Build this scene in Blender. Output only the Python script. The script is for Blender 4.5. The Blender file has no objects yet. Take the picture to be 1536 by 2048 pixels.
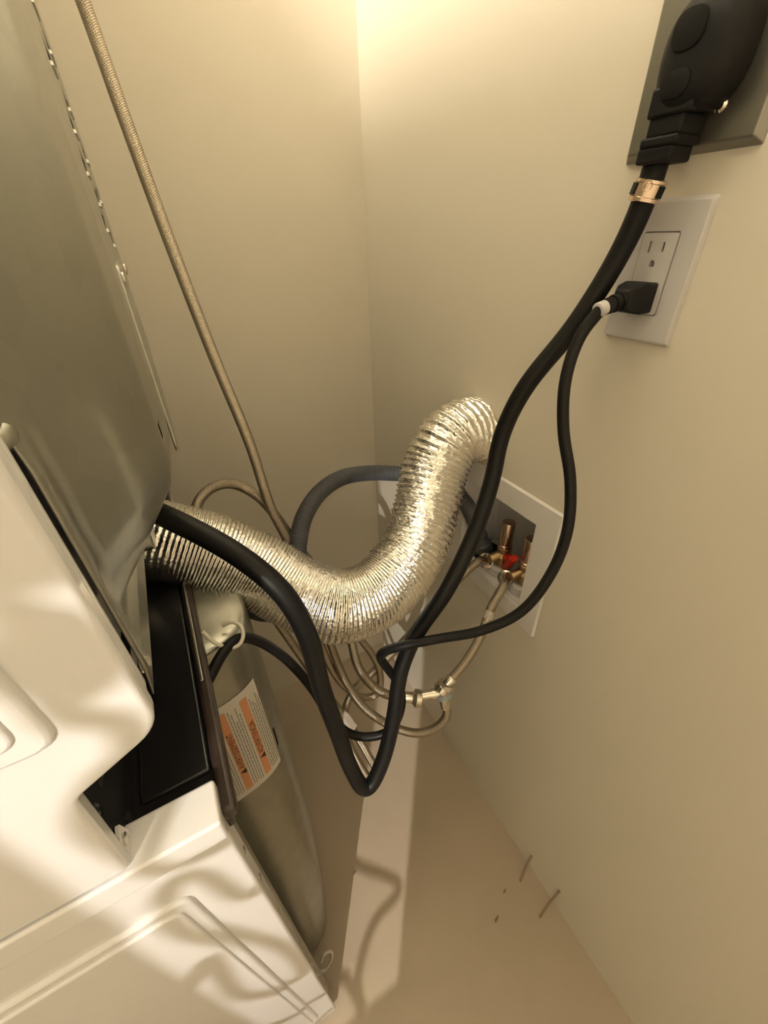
import bpy, bmesh, math, random
from mathutils import Vector, Matrix
random.seed(7)
scene = bpy.context.scene
C = scene.collection

# ---------------------------------------------------------------- camera
cam_d = bpy.data.cameras.new('camera')
cam_d.sensor_fit = 'HORIZONTAL'
cam_d.sensor_width = 36.0
cam_d.lens = 820.0 / 1536.0 * 36.0
cam_d.clip_start = 0.01
cam_o = bpy.data.objects.new('camera', cam_d)
C.objects.link(cam_o)
_r = Vector((0.88023529, -0.4738261, -0.02597405))
_d = Vector((-0.28469324, -0.48350433, -0.82775197))
_f = Vector((0.37965192, 0.73601114, -0.56049266))
cam_o.matrix_world = Matrix(((_r.x, -_d.x, -_f.x, -0.440), (_r.y, -_d.y, -_f.y, -0.89456),
                             (_r.z, -_d.z, -_f.z, 1.26360), (0, 0, 0, 1)))
scene.camera = cam_o

# ---------------------------------------------------------------- light
world = bpy.data.worlds.new('world'); scene.world = world
world.use_nodes = True
world.node_tree.nodes['Background'].inputs[0].default_value = (1.0, 0.88, 0.70, 1)
world.node_tree.nodes['Background'].inputs[1].default_value = 0.0

def point_light(name, loc, power, color, radius):
    l = bpy.data.lights.new(name, 'POINT')
    l.energy = power; l.color = color; l.shadow_soft_size = radius
    o = bpy.data.objects.new(name, l); o.location = loc
    C.objects.link(o)
    return o
WARM = (1.0, 0.91, 0.785)
point_light('hall_lamp_offscreen', (-1.95, -2.85, 2.40), 275, (1.0, 0.93, 0.85), 0.005)
point_light('ceiling_lamp_offscreen', (-0.98, -0.40, 2.36), 68, WARM, 0.07)

vs = scene.view_settings
vs.view_transform = 'Standard'; vs.look = 'None'; vs.gamma = 1.0
vs.use_curve_mapping = False
vs.exposure = 0.25

# ---------------------------------------------------------------- materials
def mat(name, col, rough=0.5, metal=0.0, spec=0.5, coat=0.0, noise=None, bump=None, var=0.0, varscale=30.0, transmission=0.0):
    """noise/bump: list of (scale, strength, distance) object-space noise bumps; var: amount of colour mottling"""
    m = bpy.data.materials.new(name); m.use_nodes = True
    nt = m.node_tree; b = nt.nodes['Principled BSDF']
    b.inputs['Base Color'].default_value = (*col, 1)
    b.inputs['Roughness'].default_value = rough
    b.inputs['Metallic'].default_value = metal
    b.inputs['Specular IOR Level'].default_value = spec
    b.inputs['Coat Weight'].default_value = coat
    b.inputs['Transmission Weight'].default_value = transmission
    tc = nt.nodes.new('ShaderNodeTexCoord')
    if var:
        n = nt.nodes.new('ShaderNodeTexNoise'); n.inputs['Scale'].default_value = varscale
        n.inputs['Detail'].default_value = 5
        nt.links.new(tc.outputs['Object'], n.inputs['Vector'])
        mx = nt.nodes.new('ShaderNodeMix'); mx.data_type = 'RGBA'
        mx.inputs[6].default_value = (*[c * (1 - var) for c in col], 1)
        mx.inputs[7].default_value = (*[min(1, c * (1 + var)) for c in col], 1)
        nt.links.new(n.outputs['Fac'], mx.inputs[0])
        nt.links.new(mx.outputs[2], b.inputs['Base Color'])
    last = None
    for (sc, st, di) in (bump or []):
        n = nt.nodes.new('ShaderNodeTexNoise'); n.inputs['Scale'].default_value = sc
        n.inputs['Detail'].default_value = 3
        nt.links.new(tc.outputs['Object'], n.inputs['Vector'])
        bp = nt.nodes.new('ShaderNodeBump'); bp.inputs['Strength'].default_value = st
        bp.inputs['Distance'].default_value = di
        nt.links.new(n.outputs['Fac'], bp.inputs['Height'])
        if last: nt.links.new(last.outputs['Normal'], bp.inputs['Normal'])
        last = bp
    if last: nt.links.new(last.outputs['Normal'], b.inputs['Normal'])
    return m

def galvanized(name, col, rough):
    m = mat(name, col, rough, 1.0)
    nt = m.node_tree; b = nt.nodes['Principled BSDF']
    tc = nt.nodes.new('ShaderNodeTexCoord')
    v = nt.nodes.new('ShaderNodeTexVoronoi'); v.inputs['Scale'].default_value = 60
    n = nt.nodes.new('ShaderNodeTexNoise'); n.inputs['Scale'].default_value = 9; n.inputs['Detail'].default_value = 6
    for q in (v, n): nt.links.new(tc.outputs['Object'], q.inputs['Vector'])
    r1 = nt.nodes.new('ShaderNodeMapRange'); r1.inputs[3].default_value = rough - 0.05; r1.inputs[4].default_value = rough + 0.12
    nt.links.new(n.outputs['Fac'], r1.inputs[0]); nt.links.new(r1.outputs[0], b.inputs['Roughness'])
    mx = nt.nodes.new('ShaderNodeMix'); mx.data_type = 'RGBA'
    mx.inputs[6].default_value = (*[c * 0.93 for c in col], 1); mx.inputs[7].default_value = (*[c * 1.05 for c in col], 1)
    nt.links.new(v.outputs['Color'], mx.inputs[0]); nt.links.new(mx.outputs[2], b.inputs['Base Color'])
    bp = nt.nodes.new('ShaderNodeBump'); bp.inputs['Strength'].default_value = 0.06; bp.inputs['Distance'].default_value = 0.004
    n2 = nt.nodes.new('ShaderNodeTexNoise'); n2.inputs['Scale'].default_value = 14; n2.inputs['Detail'].default_value = 1
    nt.links.new(tc.outputs['Object'], n2.inputs['Vector'])
    nt.links.new(n2.outputs['Fac'], bp.inputs['Height']); nt.links.new(bp.outputs['Normal'], b.inputs['Normal'])
    return m

def braided(name, col):
    """woven steel sleeve: two diagonal wave families on the tube's own length/round coordinates"""
    m = mat(name, col, 0.27, 1.0)
    nt = m.node_tree; b = nt.nodes['Principled BSDF']
    uv = nt.nodes.new('ShaderNodeUVMap'); uv.uv_map = 'UVMap'
    sep = nt.nodes.new('ShaderNodeSeparateXYZ'); nt.links.new(uv.outputs[0], sep.inputs[0])
    outs = []
    for sgn in (1, -1):
        a = nt.nodes.new('ShaderNodeMath'); a.operation = 'MULTIPLY'; a.inputs[1].default_value = 6.2832 * 12 * sgn
        nt.links.new(sep.outputs[0], a.inputs[0])
        c = nt.nodes.new('ShaderNodeMath'); c.operation = 'MULTIPLY_ADD'; c.inputs[1].default_value = 3000.0
        nt.links.new(sep.outputs[1], c.inputs[0]); nt.links.new(a.outputs[0], c.inputs[2])
        s = nt.nodes.new('ShaderNodeMath'); s.operation = 'SINE'; nt.links.new(c.outputs[0], s.inputs[0])
        outs.append(s)
    mxm = nt.nodes.new('ShaderNodeMath'); mxm.operation = 'MAXIMUM'
    nt.links.new(outs[0].outputs[0], mxm.inputs[0]); nt.links.new(outs[1].outputs[0], mxm.inputs[1])
    bp = nt.nodes.new('ShaderNodeBump'); bp.inputs['Strength'].default_value = 0.55; bp.inputs['Distance'].default_value = 0.0006
    nt.links.new(mxm.outputs[0], bp.inputs['Height']); nt.links.new(bp.outputs['Normal'], b.inputs['Normal'])
    mx = nt.nodes.new('ShaderNodeMix'); mx.data_type = 'RGBA'
    mx.inputs[6].default_value = (*[c_ * 0.55 for c_ in col], 1); mx.inputs[7].default_value = (*col, 1)
    mr = nt.nodes.new('ShaderNodeMapRange'); mr.inputs[1].default_value = -0.6; mr.inputs[2].default_value = 0.8
    nt.links.new(mxm.outputs[0], mr.inputs[0])
    nt.links.new(mr.outputs[0], mx.inputs[0]); nt.links.new(mx.outputs[2], b.inputs['Base Color'])
    return m

M = {
 'wall': mat('wall_paint', (0.71, 0.66, 0.55), 0.55, bump=[(160, 0.06, 0.002)]),
 'ceiling': mat('ceiling_paint', (0.80, 0.76, 0.66), 0.8),
 'floor': mat('floor_sheet', (0.47, 0.39, 0.29), 0.42, var=0.12, varscale=6, bump=[(60, 0.05, 0.002)]),
 'enamel': mat('white_enamel', (0.78, 0.775, 0.775), 0.07, spec=0.5, bump=[(9, 0.06, 0.006)]),
 'galv': galvanized('galvanized_steel', (0.40, 0.405, 0.36), 0.28),
 'black_enamel': mat('black_enamel', (0.012, 0.012, 0.013), 0.22, spec=0.5),
 'lip': mat('worn_black_steel', (0.035, 0.024, 0.018), 0.38, var=0.7, varscale=70),
 'rubber': mat('black_cord_jacket', (0.006, 0.006, 0.006), 0.44, spec=0.22, bump=[(220, 0.05, 0.001)]),
 'plug': mat('black_moulded_plug', (0.005, 0.005, 0.005), 0.55, spec=0.25, bump=[(400, 0.05, 0.001)]),
 'drain': mat('grey_corrugated_plastic', (0.095, 0.098, 0.106), 0.45),
 'plate': mat('white_plastic', (0.60, 0.58, 0.57), 0.38),
 'box': mat('outlet_box_plastic', (0.76, 0.735, 0.71), 0.4),
 'steel_plate': mat('stainless_plate', (0.27, 0.26, 0.23), 0.34, 0.9),
 'chrome': mat('nickel_fitting', (0.72, 0.68, 0.60), 0.22, 1.0),
 'brass': mat('brass_valve', (0.42, 0.30, 0.16), 0.42, 1.0),
 'copper': mat('copper_arrestor', (0.62, 0.47, 0.37), 0.2, 1.0),
 'clamp': mat('zinc_clamp', (0.86, 0.68, 0.54), 0.17, 1.0),
 'red': mat('red_lever', (0.55, 0.025, 0.01), 0.35),
 'braid': braided('steel_braid', (0.47, 0.41, 0.32)),
 'nylon': mat('white_nylon', (0.66, 0.63, 0.54), 0.45),
 'tag': mat('clear_tag', (0.46, 0.40, 0.34), 0.35),
 'bluenut': mat('blue_grey_nut', (0.34, 0.40, 0.43), 0.3),
 'label': mat('label_paper', (0.72, 0.67, 0.60), 0.5),
 'orange': mat('label_orange', (0.72, 0.33, 0.16), 0.5),
 'orange2': mat('label_deep_orange', (0.80, 0.30, 0.04), 0.5),
 'ink': mat('label_ink', (0.05, 0.025, 0.015), 0.6),
 'print': mat('label_fine_print', (0.30, 0.27, 0.22), 0.6),
 'wood': mat('dry_wood', (0.26, 0.19, 0.12), 0.7),
 'plaster': mat('torn_drywall', (0.56, 0.47, 0.36), 0.9, var=0.35, varscale=140, bump=[(300, 0.5, 0.003)]),
}
def foil():
    m = mat('aluminium_foil', (0.93, 0.915, 0.87), 0.24, 1.0)
    nt = m.node_tree; b = nt.nodes['Principled BSDF']
    tc = nt.nodes.new('ShaderNodeTexCoord')
    v = nt.nodes.new('ShaderNodeTexVoronoi'); v.inputs['Scale'].default_value = 190; v.feature = 'F1'
    n = nt.nodes.new('ShaderNodeTexNoise'); n.inputs['Scale'].default_value = 120; n.inputs['Detail'].default_value = 4
    for q in (v, n): nt.links.new(tc.outputs['Object'], q.inputs['Vector'])
    b1 = nt.nodes.new('ShaderNodeBump'); b1.inputs['Strength'].default_value = 0.24; b1.inputs['Distance'].default_value = 0.003
    nt.links.new(v.outputs['Distance'], b1.inputs['Height'])
    b2 = nt.nodes.new('ShaderNodeBump'); b2.inputs['Strength'].default_value = 0.16; b2.inputs['Distance'].default_value = 0.004
    nt.links.new(n.outputs['Fac'], b2.inputs['Height']); nt.links.new(b1.outputs['Normal'], b2.inputs['Normal'])
    nt.links.new(b2.outputs['Normal'], b.inputs['Normal'])
    return m
M['foil'] = foil()

# ---------------------------------------------------------------- building helpers
ORG = {}
def empty(name, loc, label, cat, group=None):
    o = bpy.data.objects.new(name, None); C.objects.link(o)
    o.empty_display_size = 0.02
    o.location = loc; o['label'] = label; o['category'] = cat
    if group: o['group'] = group
    ORG[o.name] = Vector(loc)
    return o
def tag(o, label, cat, group=None):
    o['label'] = label; o['category'] = cat
    if group: o['group'] = group
    return o
def obj(name, bm, m, parent=None, smooth=40, bevel=0.0, seg=3, label=None, solidify=0.0):
    me = bpy.data.meshes.new(name)
    if parent is not None:
        off = ORG[parent.name]
    else:
        zs = [v.co.z for v in bm.verts]; xs = [v.co.x for v in bm.verts]; ys = [v.co.y for v in bm.verts]
        off = Vector(((min(xs) + max(xs)) / 2, (min(ys) + max(ys)) / 2, min(zs)))
    bmesh.ops.translate(bm, verts=bm.verts, vec=-off)
    bmesh.ops.recalc_face_normals(bm, faces=bm.faces) if not bm.loops.layers.uv.keys() else None
    bm.to_mesh(me); bm.free()
    me.materials.append(M[m])
    o = bpy.data.objects.new(name, me); C.objects.link(o)
    if parent is not None: o.parent = parent
    else: o.location = off
    ORG[o.name] = off
    if smooth:
        for p in me.polygons: p.use_smooth = True
        me.set_sharp_from_angle(angle=math.radians(smooth))
    if solidify:
        s = o.modifiers.new('thickness', 'SOLIDIFY'); s.thickness = solidify; s.offset = 0
    if bevel:
        b = o.modifiers.new('bevel', 'BEVEL'); b.width = bevel; b.segments = seg; b.limit_method = 'ANGLE'
        b.angle_limit = math.radians(35)
    if label: o['label'] = label
    return o
def struct(name, bm, m, **k):
    o = obj(name, bm, m, **k); o['kind'] = 'structure'; return o

def box(bm, x0, x1, y0, y1, z0, z1):
    v = [bm.verts.new((x, y, z)) for x in (x0, x1) for y in (y0, y1) for z in (z0, z1)]
    for f in ((0, 1, 3, 2), (4, 6, 7, 5), (0, 4, 5, 1), (2, 3, 7, 6), (0, 2, 6, 4), (1, 5, 7, 3)):
        bm.faces.new([v[i] for i in f])
    return bm
def B(*a):
    return box(bmesh.new(), *a)
def round_poly(pts, rad, n=6):
    """pts 2D corner list, rad one radius or list -> rounded outline"""
    out = []; k = len(pts)
    for i in range(k):
        p = Vector(pts[i]); a = Vector(pts[i - 1]) - p; b = Vector(pts[(i + 1) % k]) - p
        r = rad[i] if isinstance(rad, (list, tuple)) else rad
        if r <= 0: out.append(tuple(p)); continue
        ang = a.angle(b); t = r / math.tan(ang / 2)
        t = min(t, a.length * 0.49, b.length * 0.49)
        p0 = p + a.normalized() * t; p1 = p + b.normalized() * t
        for j in range(n + 1):
            u = j / n
            q = p0 * (1 - u) ** 2 + p * 2 * u * (1 - u) + p1 * u * u
            out.append((q.x, q.y))
    return out
def prism(bm, outline, axis, a, b, scale_b=1.0):
    """outline in the plane normal to axis; extruded from a to b along axis"""
    def p3(q, h):
        return {'x': (h, q[0], q[1]), 'y': (q[0], h, q[1]), 'z': (q[0], q[1], h)}[axis]
    cx = sum(q[0] for q in outline) / len(outline); cy = sum(q[1] for q in outline) / len(outline)
    v0 = [bm.verts.new(p3(q, a)) for q in outline]
    v1 = [bm.verts.new(p3((cx + (q[0] - cx) * scale_b, cy + (q[1] - cy) * scale_b), b)) for q in outline]
    n = len(outline)
    bm.faces.new(v0); bm.faces.new(list(reversed(v1)))
    for i in range(n):
        bm.faces.new((v0[i], v1[i], v1[(i + 1) % n], v0[(i + 1) % n]))
    return bm
def frame_of(d):
    d = d.normalized()
    u = d.cross(Vector((0, 0, 1)))
    if u.length < 0.01: u = d.cross(Vector((1, 0, 0)))
    u.normalize()
    return d, u, d.cross(u).normalized()
def lathe(bm, p, d, prof, n=24, sides=None):
    """prof: list of (distance along d, radius); closed with end caps"""
    d, u, w = frame_of(Vector(d)); p = Vector(p); n = sides or n
    rings = []
    for (h, r) in prof:
        rings.append([bm.verts.new(p + d * h + u * (r * math.cos(2 * math.pi * i / n)) + w * (r * math.sin(2 * math.pi * i / n))) for i in range(n)])
    for a, b in zip(rings, rings[1:]):
        for i in range(n): bm.faces.new((a[i], a[(i + 1) % n], b[(i + 1) % n], b[i]))
    bm.faces.new(list(reversed(rings[0]))); bm.faces.new(rings[-1])
    return bm
def spline(pts, ds):
    """Catmull-Rom through pts, resampled at step ds"""
    P = [Vector(p) for p in pts]
    P = [P[0] * 2 - P[1]] + P + [P[-1] * 2 - P[-2]]
    dense = []
    for i in range(1, len(P) - 2):
        p0, p1, p2, p3 = P[i - 1], P[i], P[i + 1], P[i + 2]
        t0 = 0; t1 = t0 + (p1 - p0).length ** .5; t2 = t1 + (p2 - p1).length ** .5; t3 = t2 + (p3 - p2).length ** .5
        for k in range(24):
            t = t1 + (t2 - t1) * k / 24
            a1 = p0 * ((t1 - t) / (t1 - t0)) + p1 * ((t - t0) / (t1 - t0))
            a2 = p1 * ((t2 - t) / (t2 - t1)) + p2 * ((t - t1) / (t2 - t1))
            a3 = p2 * ((t3 - t) / (t3 - t2)) + p3 * ((t - t2) / (t3 - t2))
            b1 = a1 * ((t2 - t) / (t2 - t0)) + a2 * ((t - t0) / (t2 - t0))
            b2 = a2 * ((t3 - t) / (t3 - t1)) + a3 * ((t - t1) / (t3 - t1))
            dense.append(b1 * ((t2 - t) / (t2 - t1)) + b2 * ((t - t1) / (t2 - t1)))
    dense.append(P[-2])
    L = [0]
    for a, b in zip(dense, dense[1:]): L.append(L[-1] + (b - a).length)
    n = max(2, int(L[-1] / ds)); out = []; j = 0
    for i in range(n + 1):
        s = L[-1] * i / n
        while j < len(L) - 2 and L[j + 1] < s: j += 1
        u = (s - L[j]) / max(1e-9, L[j + 1] - L[j])
        out.append(dense[j].lerp(dense[j + 1], u))
    return out, L[-1]
def smooth_pts(pts, it):
    for _ in range(it):
        pts = [pts[0]] + [(pts[i - 1] + pts[i] * 2 + pts[i + 1]) / 4 for i in range(1, len(pts) - 1)] + [pts[-1]]
    return pts
def tube(bm, pts, rad, n=16, ds=0.004, smooth=0, rf=None, wf=1.0):
    """sweep a round section along the path; rf(s, theta, total) gives the radius; UV = (round, metres along)"""
    pl, total = spline(pts, ds)
    if smooth: pl = smooth_pts(pl, smooth)
    uvl = bm.loops.layers.uv.new('UVMap') if not bm.loops.layers.uv.keys() else bm.loops.layers.uv[0]
    t = (pl[1] - pl[0]).normalized()
    _, u, _ = frame_of(t)
    rings = []; s = 0; ss = []
    for i, p in enumerate(pl):
        if i: s += (p - pl[i - 1]).length
        t2 = (pl[min(i + 1, len(pl) - 1)] - pl[max(i - 1, 0)]).normalized()
        u = (u - t2 * u.dot(t2)).normalized(); w = t2.cross(u)
        ring = []
        for k in range(n):
            th = 2 * math.pi * k / n
            r = rf(s, th, total) if rf else rad
            ring.append(bm.verts.new(p + u * (r * math.cos(th)) + w * (r * wf * math.sin(th))))
        rings.append(ring); ss.append(s)
    for i in range(len(rings) - 1):
        a, b = rings[i], rings[i + 1]
        for k in range(n):
            k2 = (k + 1) % n
            f = bm.faces.new((a[k], a[k2], b[k2], b[k]))
            for lp, (uu, vv) in zip(f.loops, ((k / n, ss[i]), ((k + 1) / n, ss[i]), ((k + 1) / n, ss[i + 1]), (k / n, ss[i + 1]))):
                lp[uvl].uv = (uu, vv)
    bm.faces.new(list(reversed(rings[0]))); bm.faces.new(rings[-1])
    return bm
def text_mesh(body, size):
    cu = bpy.data.curves.new('t', 'FONT'); cu.body = body; cu.size = size; cu.align_x = 'LEFT'
    o = bpy.data.objects.new('t', cu); C.objects.link(o)
    dg = bpy.context.evaluated_depsgraph_get(); dg.update()
    me = o.evaluated_get(dg).to_mesh()
    vs_ = [v.co.copy() for v in me.vertices]; fs = [list(p.vertices) for p in me.polygons]
    o.evaluated_get(dg).to_mesh_clear()
    bpy.data.objects.remove(o); bpy.data.curves.remove(cu)
    return vs_, fs

def carve(o, cutters):
    """cut real openings: subtract each cutter bmesh (in world coordinates) from the object's own mesh"""
    off = ORG[o.name]
    for bm in cutters:
        bmesh.ops.translate(bm, verts=bm.verts, vec=-off)
        bmesh.ops.recalc_face_normals(bm, faces=bm.faces)
        me = bpy.data.meshes.new('cutter'); bm.to_mesh(me); bm.free()
        c = bpy.data.objects.new('cutter', me); C.objects.link(c)
        w = bpy.data.objects.new('work', o.data); C.objects.link(w)
        md = w.modifiers.new('cut', 'BOOLEAN'); md.operation = 'DIFFERENCE'; md.object = c; md.solver = 'EXACT'
        dg = bpy.context.evaluated_depsgraph_get(); dg.update()
        new = bpy.data.meshes.new_from_object(w.evaluated_get(dg))
        old = o.data; nm = old.name
        bpy.data.objects.remove(w); bpy.data.objects.remove(c); bpy.data.meshes.remove(me)
        o.data = new; bpy.data.meshes.remove(old); new.name = nm

# ---------------------------------------------------------------- room
X0, Y0 = -2.60, -3.60          # far ends of the room behind the camera
ZC = 2.46
struct('floor', B(X0, 0.12, Y0, 0.12, -0.08, 0.0), 'floor', smooth=0)
struct('ceiling', B(X0, 0.12, Y0, 0.12, ZC, ZC + 0.08), 'ceiling', smooth=0)
struct('wall_back', B(X0, 0.0, 0.0, 0.10, 0.0, ZC), 'wall', smooth=0)
OY0, OY1, OZ0, OZ1 = -0.555, -0.384, 0.712, 0.892     # recess of the washer outlet box
bm = bmesh.new()
box(bm, 0.0, 0.10, Y0, OY0, 0.0, ZC); box(bm, 0.0, 0.10, OY1, 0.10, 0.0, ZC)
box(bm, 0.0, 0.10, OY0, OY1, 0.0, OZ0); box(bm, 0.0, 0.10, OY0, OY1, OZ1, ZC)
wall_r = struct('wall_right', bm, 'wall', smooth=0)
struct('wall_left', B(X0 - 0.10, X0, Y0, 0.10, 0.0, ZC), 'wall', smooth=0)
struct('wall_front', B(X0, 0.0, Y0 - 0.10, Y0, 0.0, ZC), 'wall', smooth=0)
bm = bmesh.new()
box(bm, -1.249, 0.0, -1.95, -1.92, 0.0, ZC); box(bm, X0, -1.368, -1.95, -1.92, 0.0, ZC)
box(bm, -1.368, -1.249, -1.95, -1.92, 1.87, ZC); box(bm, -1.368, -1.249, -1.95, -1.92, 0.0, 1.335)
struct('added_light_slot_wall', bm, 'wall', smooth=0)  # unseen wall added behind the camera; its slot trims the hall lamp to a shaft
# torn drywall edge round the duct hole
bm = bmesh.new(); n = 40
cy, cz = -0.392, 0.983
inner = []; outer = []
for i in range(n):
    a = 2 * math.pi * i / n
    ro = 0.0600 + random.uniform(-0.003, 0.004); ri = 0.050
    inner.append(bm.verts.new((-0.0035, cy + ri * math.cos(a), cz + ri * math.sin(a))))
    outer.append(bm.verts.new((0.0008, cy + ro * math.cos(a), cz + ro * math.sin(a))))
for i in range(n): bm.faces.new((inner[i], inner[(i + 1) % n], outer[(i + 1) % n], outer[i]))
obj('torn_edge', bm, 'plaster', wall_r)

# ---------------------------------------------------------------- washing machine (lower unit)
W = empty('washing_machine', (-0.86, -0.40, 0.0), 'white enamel washer with galvanized back standing on the floor under the dryer', 'washing machine')
YS, XE = -0.730, -0.4945       # plane of the white sides, rear edge
def side_panel(yo, yi, name='side_panel'):
    out = round_poly([(-1.26, 0.012), (XE, 0.012), (XE, 0.9205), (-1.26, 0.905)], [0.01, 0.004, 0.006, 0.01])
    return obj(name, prism(bmesh.new(), out, 'y', yo, yi), 'enamel', W, bevel=0.006)
sp = side_panel(YS, YS + 0.022)
side_panel(-0.062, -0.04)
# rolled top rim of the side panel
out = round_poly([(-1.26, 0.881), (XE + 0.0005, 0.8955), (XE + 0.0005, 0.9225), (-1.26, 0.907)], 0.003)
obj('top_rim', prism(bmesh.new(), out, 'y', YS - 0.0030, YS + 0.030), 'enamel', W, bevel=0.0028)
# pressed panel on the side
out = round_poly([(-1.20, 0.072), (-0.5235, 0.072), (-0.5375, 0.842), (-1.20, 0.842)], [0.02, 0.012, 0.014, 0.02])
obj('pressed_panel', prism(bmesh.new(), out, 'y', YS - 0.0035, YS + 0.004), 'enamel', sp, bevel=0.0033)
out = round_poly([(-1.19, 0.084), (-0.5335, 0.084), (-0.5465, 0.830), (-1.19, 0.830)], [0.02, 0.010, 0.012, 0.02])
obj('pressed_panel', prism(bmesh.new(), out, 'y', YS - 0.0055, YS + 0.002), 'enamel', sp, bevel=0.002)
obj('front_panel', B(-1.285, -1.25, YS + 0.004, -0.044, 0.012, 0.90), 'enamel', W, bevel=0.006)
for fx in (-1.2, -0.56):
    for fy in (-0.68, -0.09):
        obj('foot', lathe(bmesh.new(), (fx, fy, 0.0), (0, 0, 1), [(0, 0.018), (0.008, 0.02), (0.02, 0.012)]), 'rubber', W)
# folded rear flange with screws
fl = obj('rear_flange', B(XE - 0.004, XE - 0.0015, YS + 0.004, YS + 0.034, 0.02, 0.905), 'galv', W)
for z in (0.83, 0.76, 0.66, 0.50, 0.33, 0.16):
    obj('screw', lathe(bmesh.new(), (XE - 0.002, YS + 0.011, z), (1, 0, 0), [(0, 0.0042), (0.0018, 0.0042), (0.003, 0.0022)], 12), 'chrome', fl)
# galvanized rear pan: steep side wall, generous fillet, flat back
PROF = [(-0.045, -0.545), (-0.006, -0.545), (0.000, -0.530), (0.003, -0.505), (0.007, -0.482), (0.014, -0.463), (0.024, -0.449),
        (0.040, -0.4385), (0.065, -0.4325), (0.11, -0.430), (0.20, -0.430), (0.24, -0.46), (0.26, -0.54)]
ZT = 0.902
def yw(z): return -0.650 + 0.1 * z
def taper(z):
    t = max(0.0, (0.42 - z) / 0.42); return 0.030 * t ** 1.5
def pan_pt(d, x, z):
    xx = x - taper(z) * max(0, (x + 0.545) / 0.115)
    if z > 0.885: xx -= 0.10 * ((z - 0.885) / (ZT - 0.885)) ** 4 * max(0, (x + 0.545) / 0.115)
    if z < 0.05: xx -= 0.06 * ((0.05 - z) / 0.04) ** 2 * max(0, (x + 0.545) / 0.115)
    return Vector((xx, yw(z) + d, z))
# densify the profile
DP = []
for (d0, x0), (d1, x1) in zip(PROF, PROF[1:]):
    k = 3
    for j in range(k): DP.append((d0 + (d1 - d0) * j / k, x0 + (x1 - x0) * j / k))
DP.append(PROF[-1])
for _ in range(2):
    DP = [DP[0]] + [((DP[i-1][0] + 2*DP[i][0] + DP[i+1][0]) / 4, (DP[i-1][1] + 2*DP[i][1] + DP[i+1][1]) / 4) for i in range(1, len(DP)-1)] + [DP[-1]]
zs = [0.015, 0.022, 0.03, 0.04, 0.05] + [0.05 + 0.83 * i / 26 for i in range(1, 27)] + [0.885 + 0.017 * (i / 10) ** 0.5 for i in range(1, 11)]
SLITS = [(0.0282, 0.0318, 0.665, 0.705), (0.0505, 0.0535, 0.700, 0.715)]      # narrow openings beside the label
for (a, b, z0, z1) in SLITS:
    for e in (a, b):
        i = next(k for k in range(len(DP) - 1) if DP[k + 1][0] > e)
        t = (e - DP[i][0]) / (DP[i + 1][0] - DP[i][0])
        DP.insert(i + 1, (e, DP[i][1] + (DP[i + 1][1] - DP[i][1]) * t))
    zs = sorted(set(zs + [z0, z1]))
bm = bmesh.new(); rows = []
for z in zs: rows.append([bm.verts.new(pan_pt(d, x, z)) for d, x in DP])
for a, b in zip(rows, rows[1:]):
    for i in range(len(DP) - 1):
        mz = (a[i].co.z + b[i].co.z) / 2; md = (DP[i][0] + DP[i + 1][0]) / 2
        if 0.285 < mz < 0.345 and 0.06 < md < 0.22: continue      # cut-out notch
        if any(p < md < q and r < mz < t for (p, q, r, t) in SLITS): continue
        bm.faces.new((a[i], a[i + 1], b[i + 1], b[i]))
pan = obj('rear_pan', bm, 'galv', W, smooth=50, solidify=0.0012)
obj('tub_housing', B(-1.2, -0.56, -0.69, -0.09, 0.03, 0.88), 'galv', W)
# black top deck, its worn rear lip and the step in it
dk = obj('top_deck', B(-1.25, -0.4895, YS + 0.010, -0.07, 0.880, 0.9045), 'black_enamel', W, bevel=0.003)
obj('deck_step', B(-0.549, -0.497, -0.6845, -0.10, 0.903, 0.9085), 'black_enamel', dk, bevel=0.0025)
bm = bmesh.new()
box(bm, -0.4955, -0.4835, YS + 0.007, -0.36, 0.8975, 0.9125)
obj('rear_lip', bm, 'lip', W, bevel=0.004)
obj('lip_strip', B(-0.4925, -0.4890, -0.60, -0.40, 0.9115, 0.9138), 'galv', W, bevel=0.001)

# warning label wrapped on the pan wall
arc = [0.0]
for a, b in zip(DP, DP[1:]): arc.append(arc[-1] + math.hypot(b[0] - a[0], b[1] - a[1]))
def on_pan(u, z, off):
    """point at arc length u along the pan section, lifted off by off"""
    for i in range(len(arc) - 1):
        if arc[i + 1] >= u: break
    t = (u - arc[i]) / (arc[i + 1] - arc[i])
    d = DP[i][0] + (DP[i + 1][0] - DP[i][0]) * t; x = DP[i][1] + (DP[i + 1][1] - DP[i][1]) * t
    tx = DP[i + 1][0] - DP[i][0]; ty = DP[i + 1][1] - DP[i][1]; l = math.hypot(tx, ty)
    p = pan_pt(d, x, z)
    return p + Vector((tx / l, -ty / l, 0)) * off
U1 = next(arc[i] for i in range(len(DP)) if DP[i][1] > -0.4505 and DP[i][0] < 0.1)      # far edge of the label
U0 = U1 - 0.089
LZ0, LZ1 = 0.640, 0.815
def patch(u0, u1, z0, z1, off, bm=None):
    bm = bm or bmesh.new(); n = max(1, int((u1 - u0) / 0.004))
    v0 = [bm.verts.new(on_pan(u0 + (u1 - u0) * i / n, z0, off)) for i in range(n + 1)]
    v1 = [bm.verts.new(on_pan(u0 + (u1 - u0) * i / n, z1, off)) for i in range(n + 1)]
    for i in range(n): bm.faces.new((v0[i], v0[i + 1], v1[i + 1], v1[i]))
    return bm
lab = obj('warning_label', patch(U0, U1, LZ0, LZ1, 0.0012), 'label', W, label='white and orange warning label printed in three languages')
HEAD = [('WARNING', U0 + 0.006, 'orange2'), ('AVERTISSEMENT', U0 + 0.034, 'orange'), ('ADVERTENCIA', U0 + 0.062, 'orange')]
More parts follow.
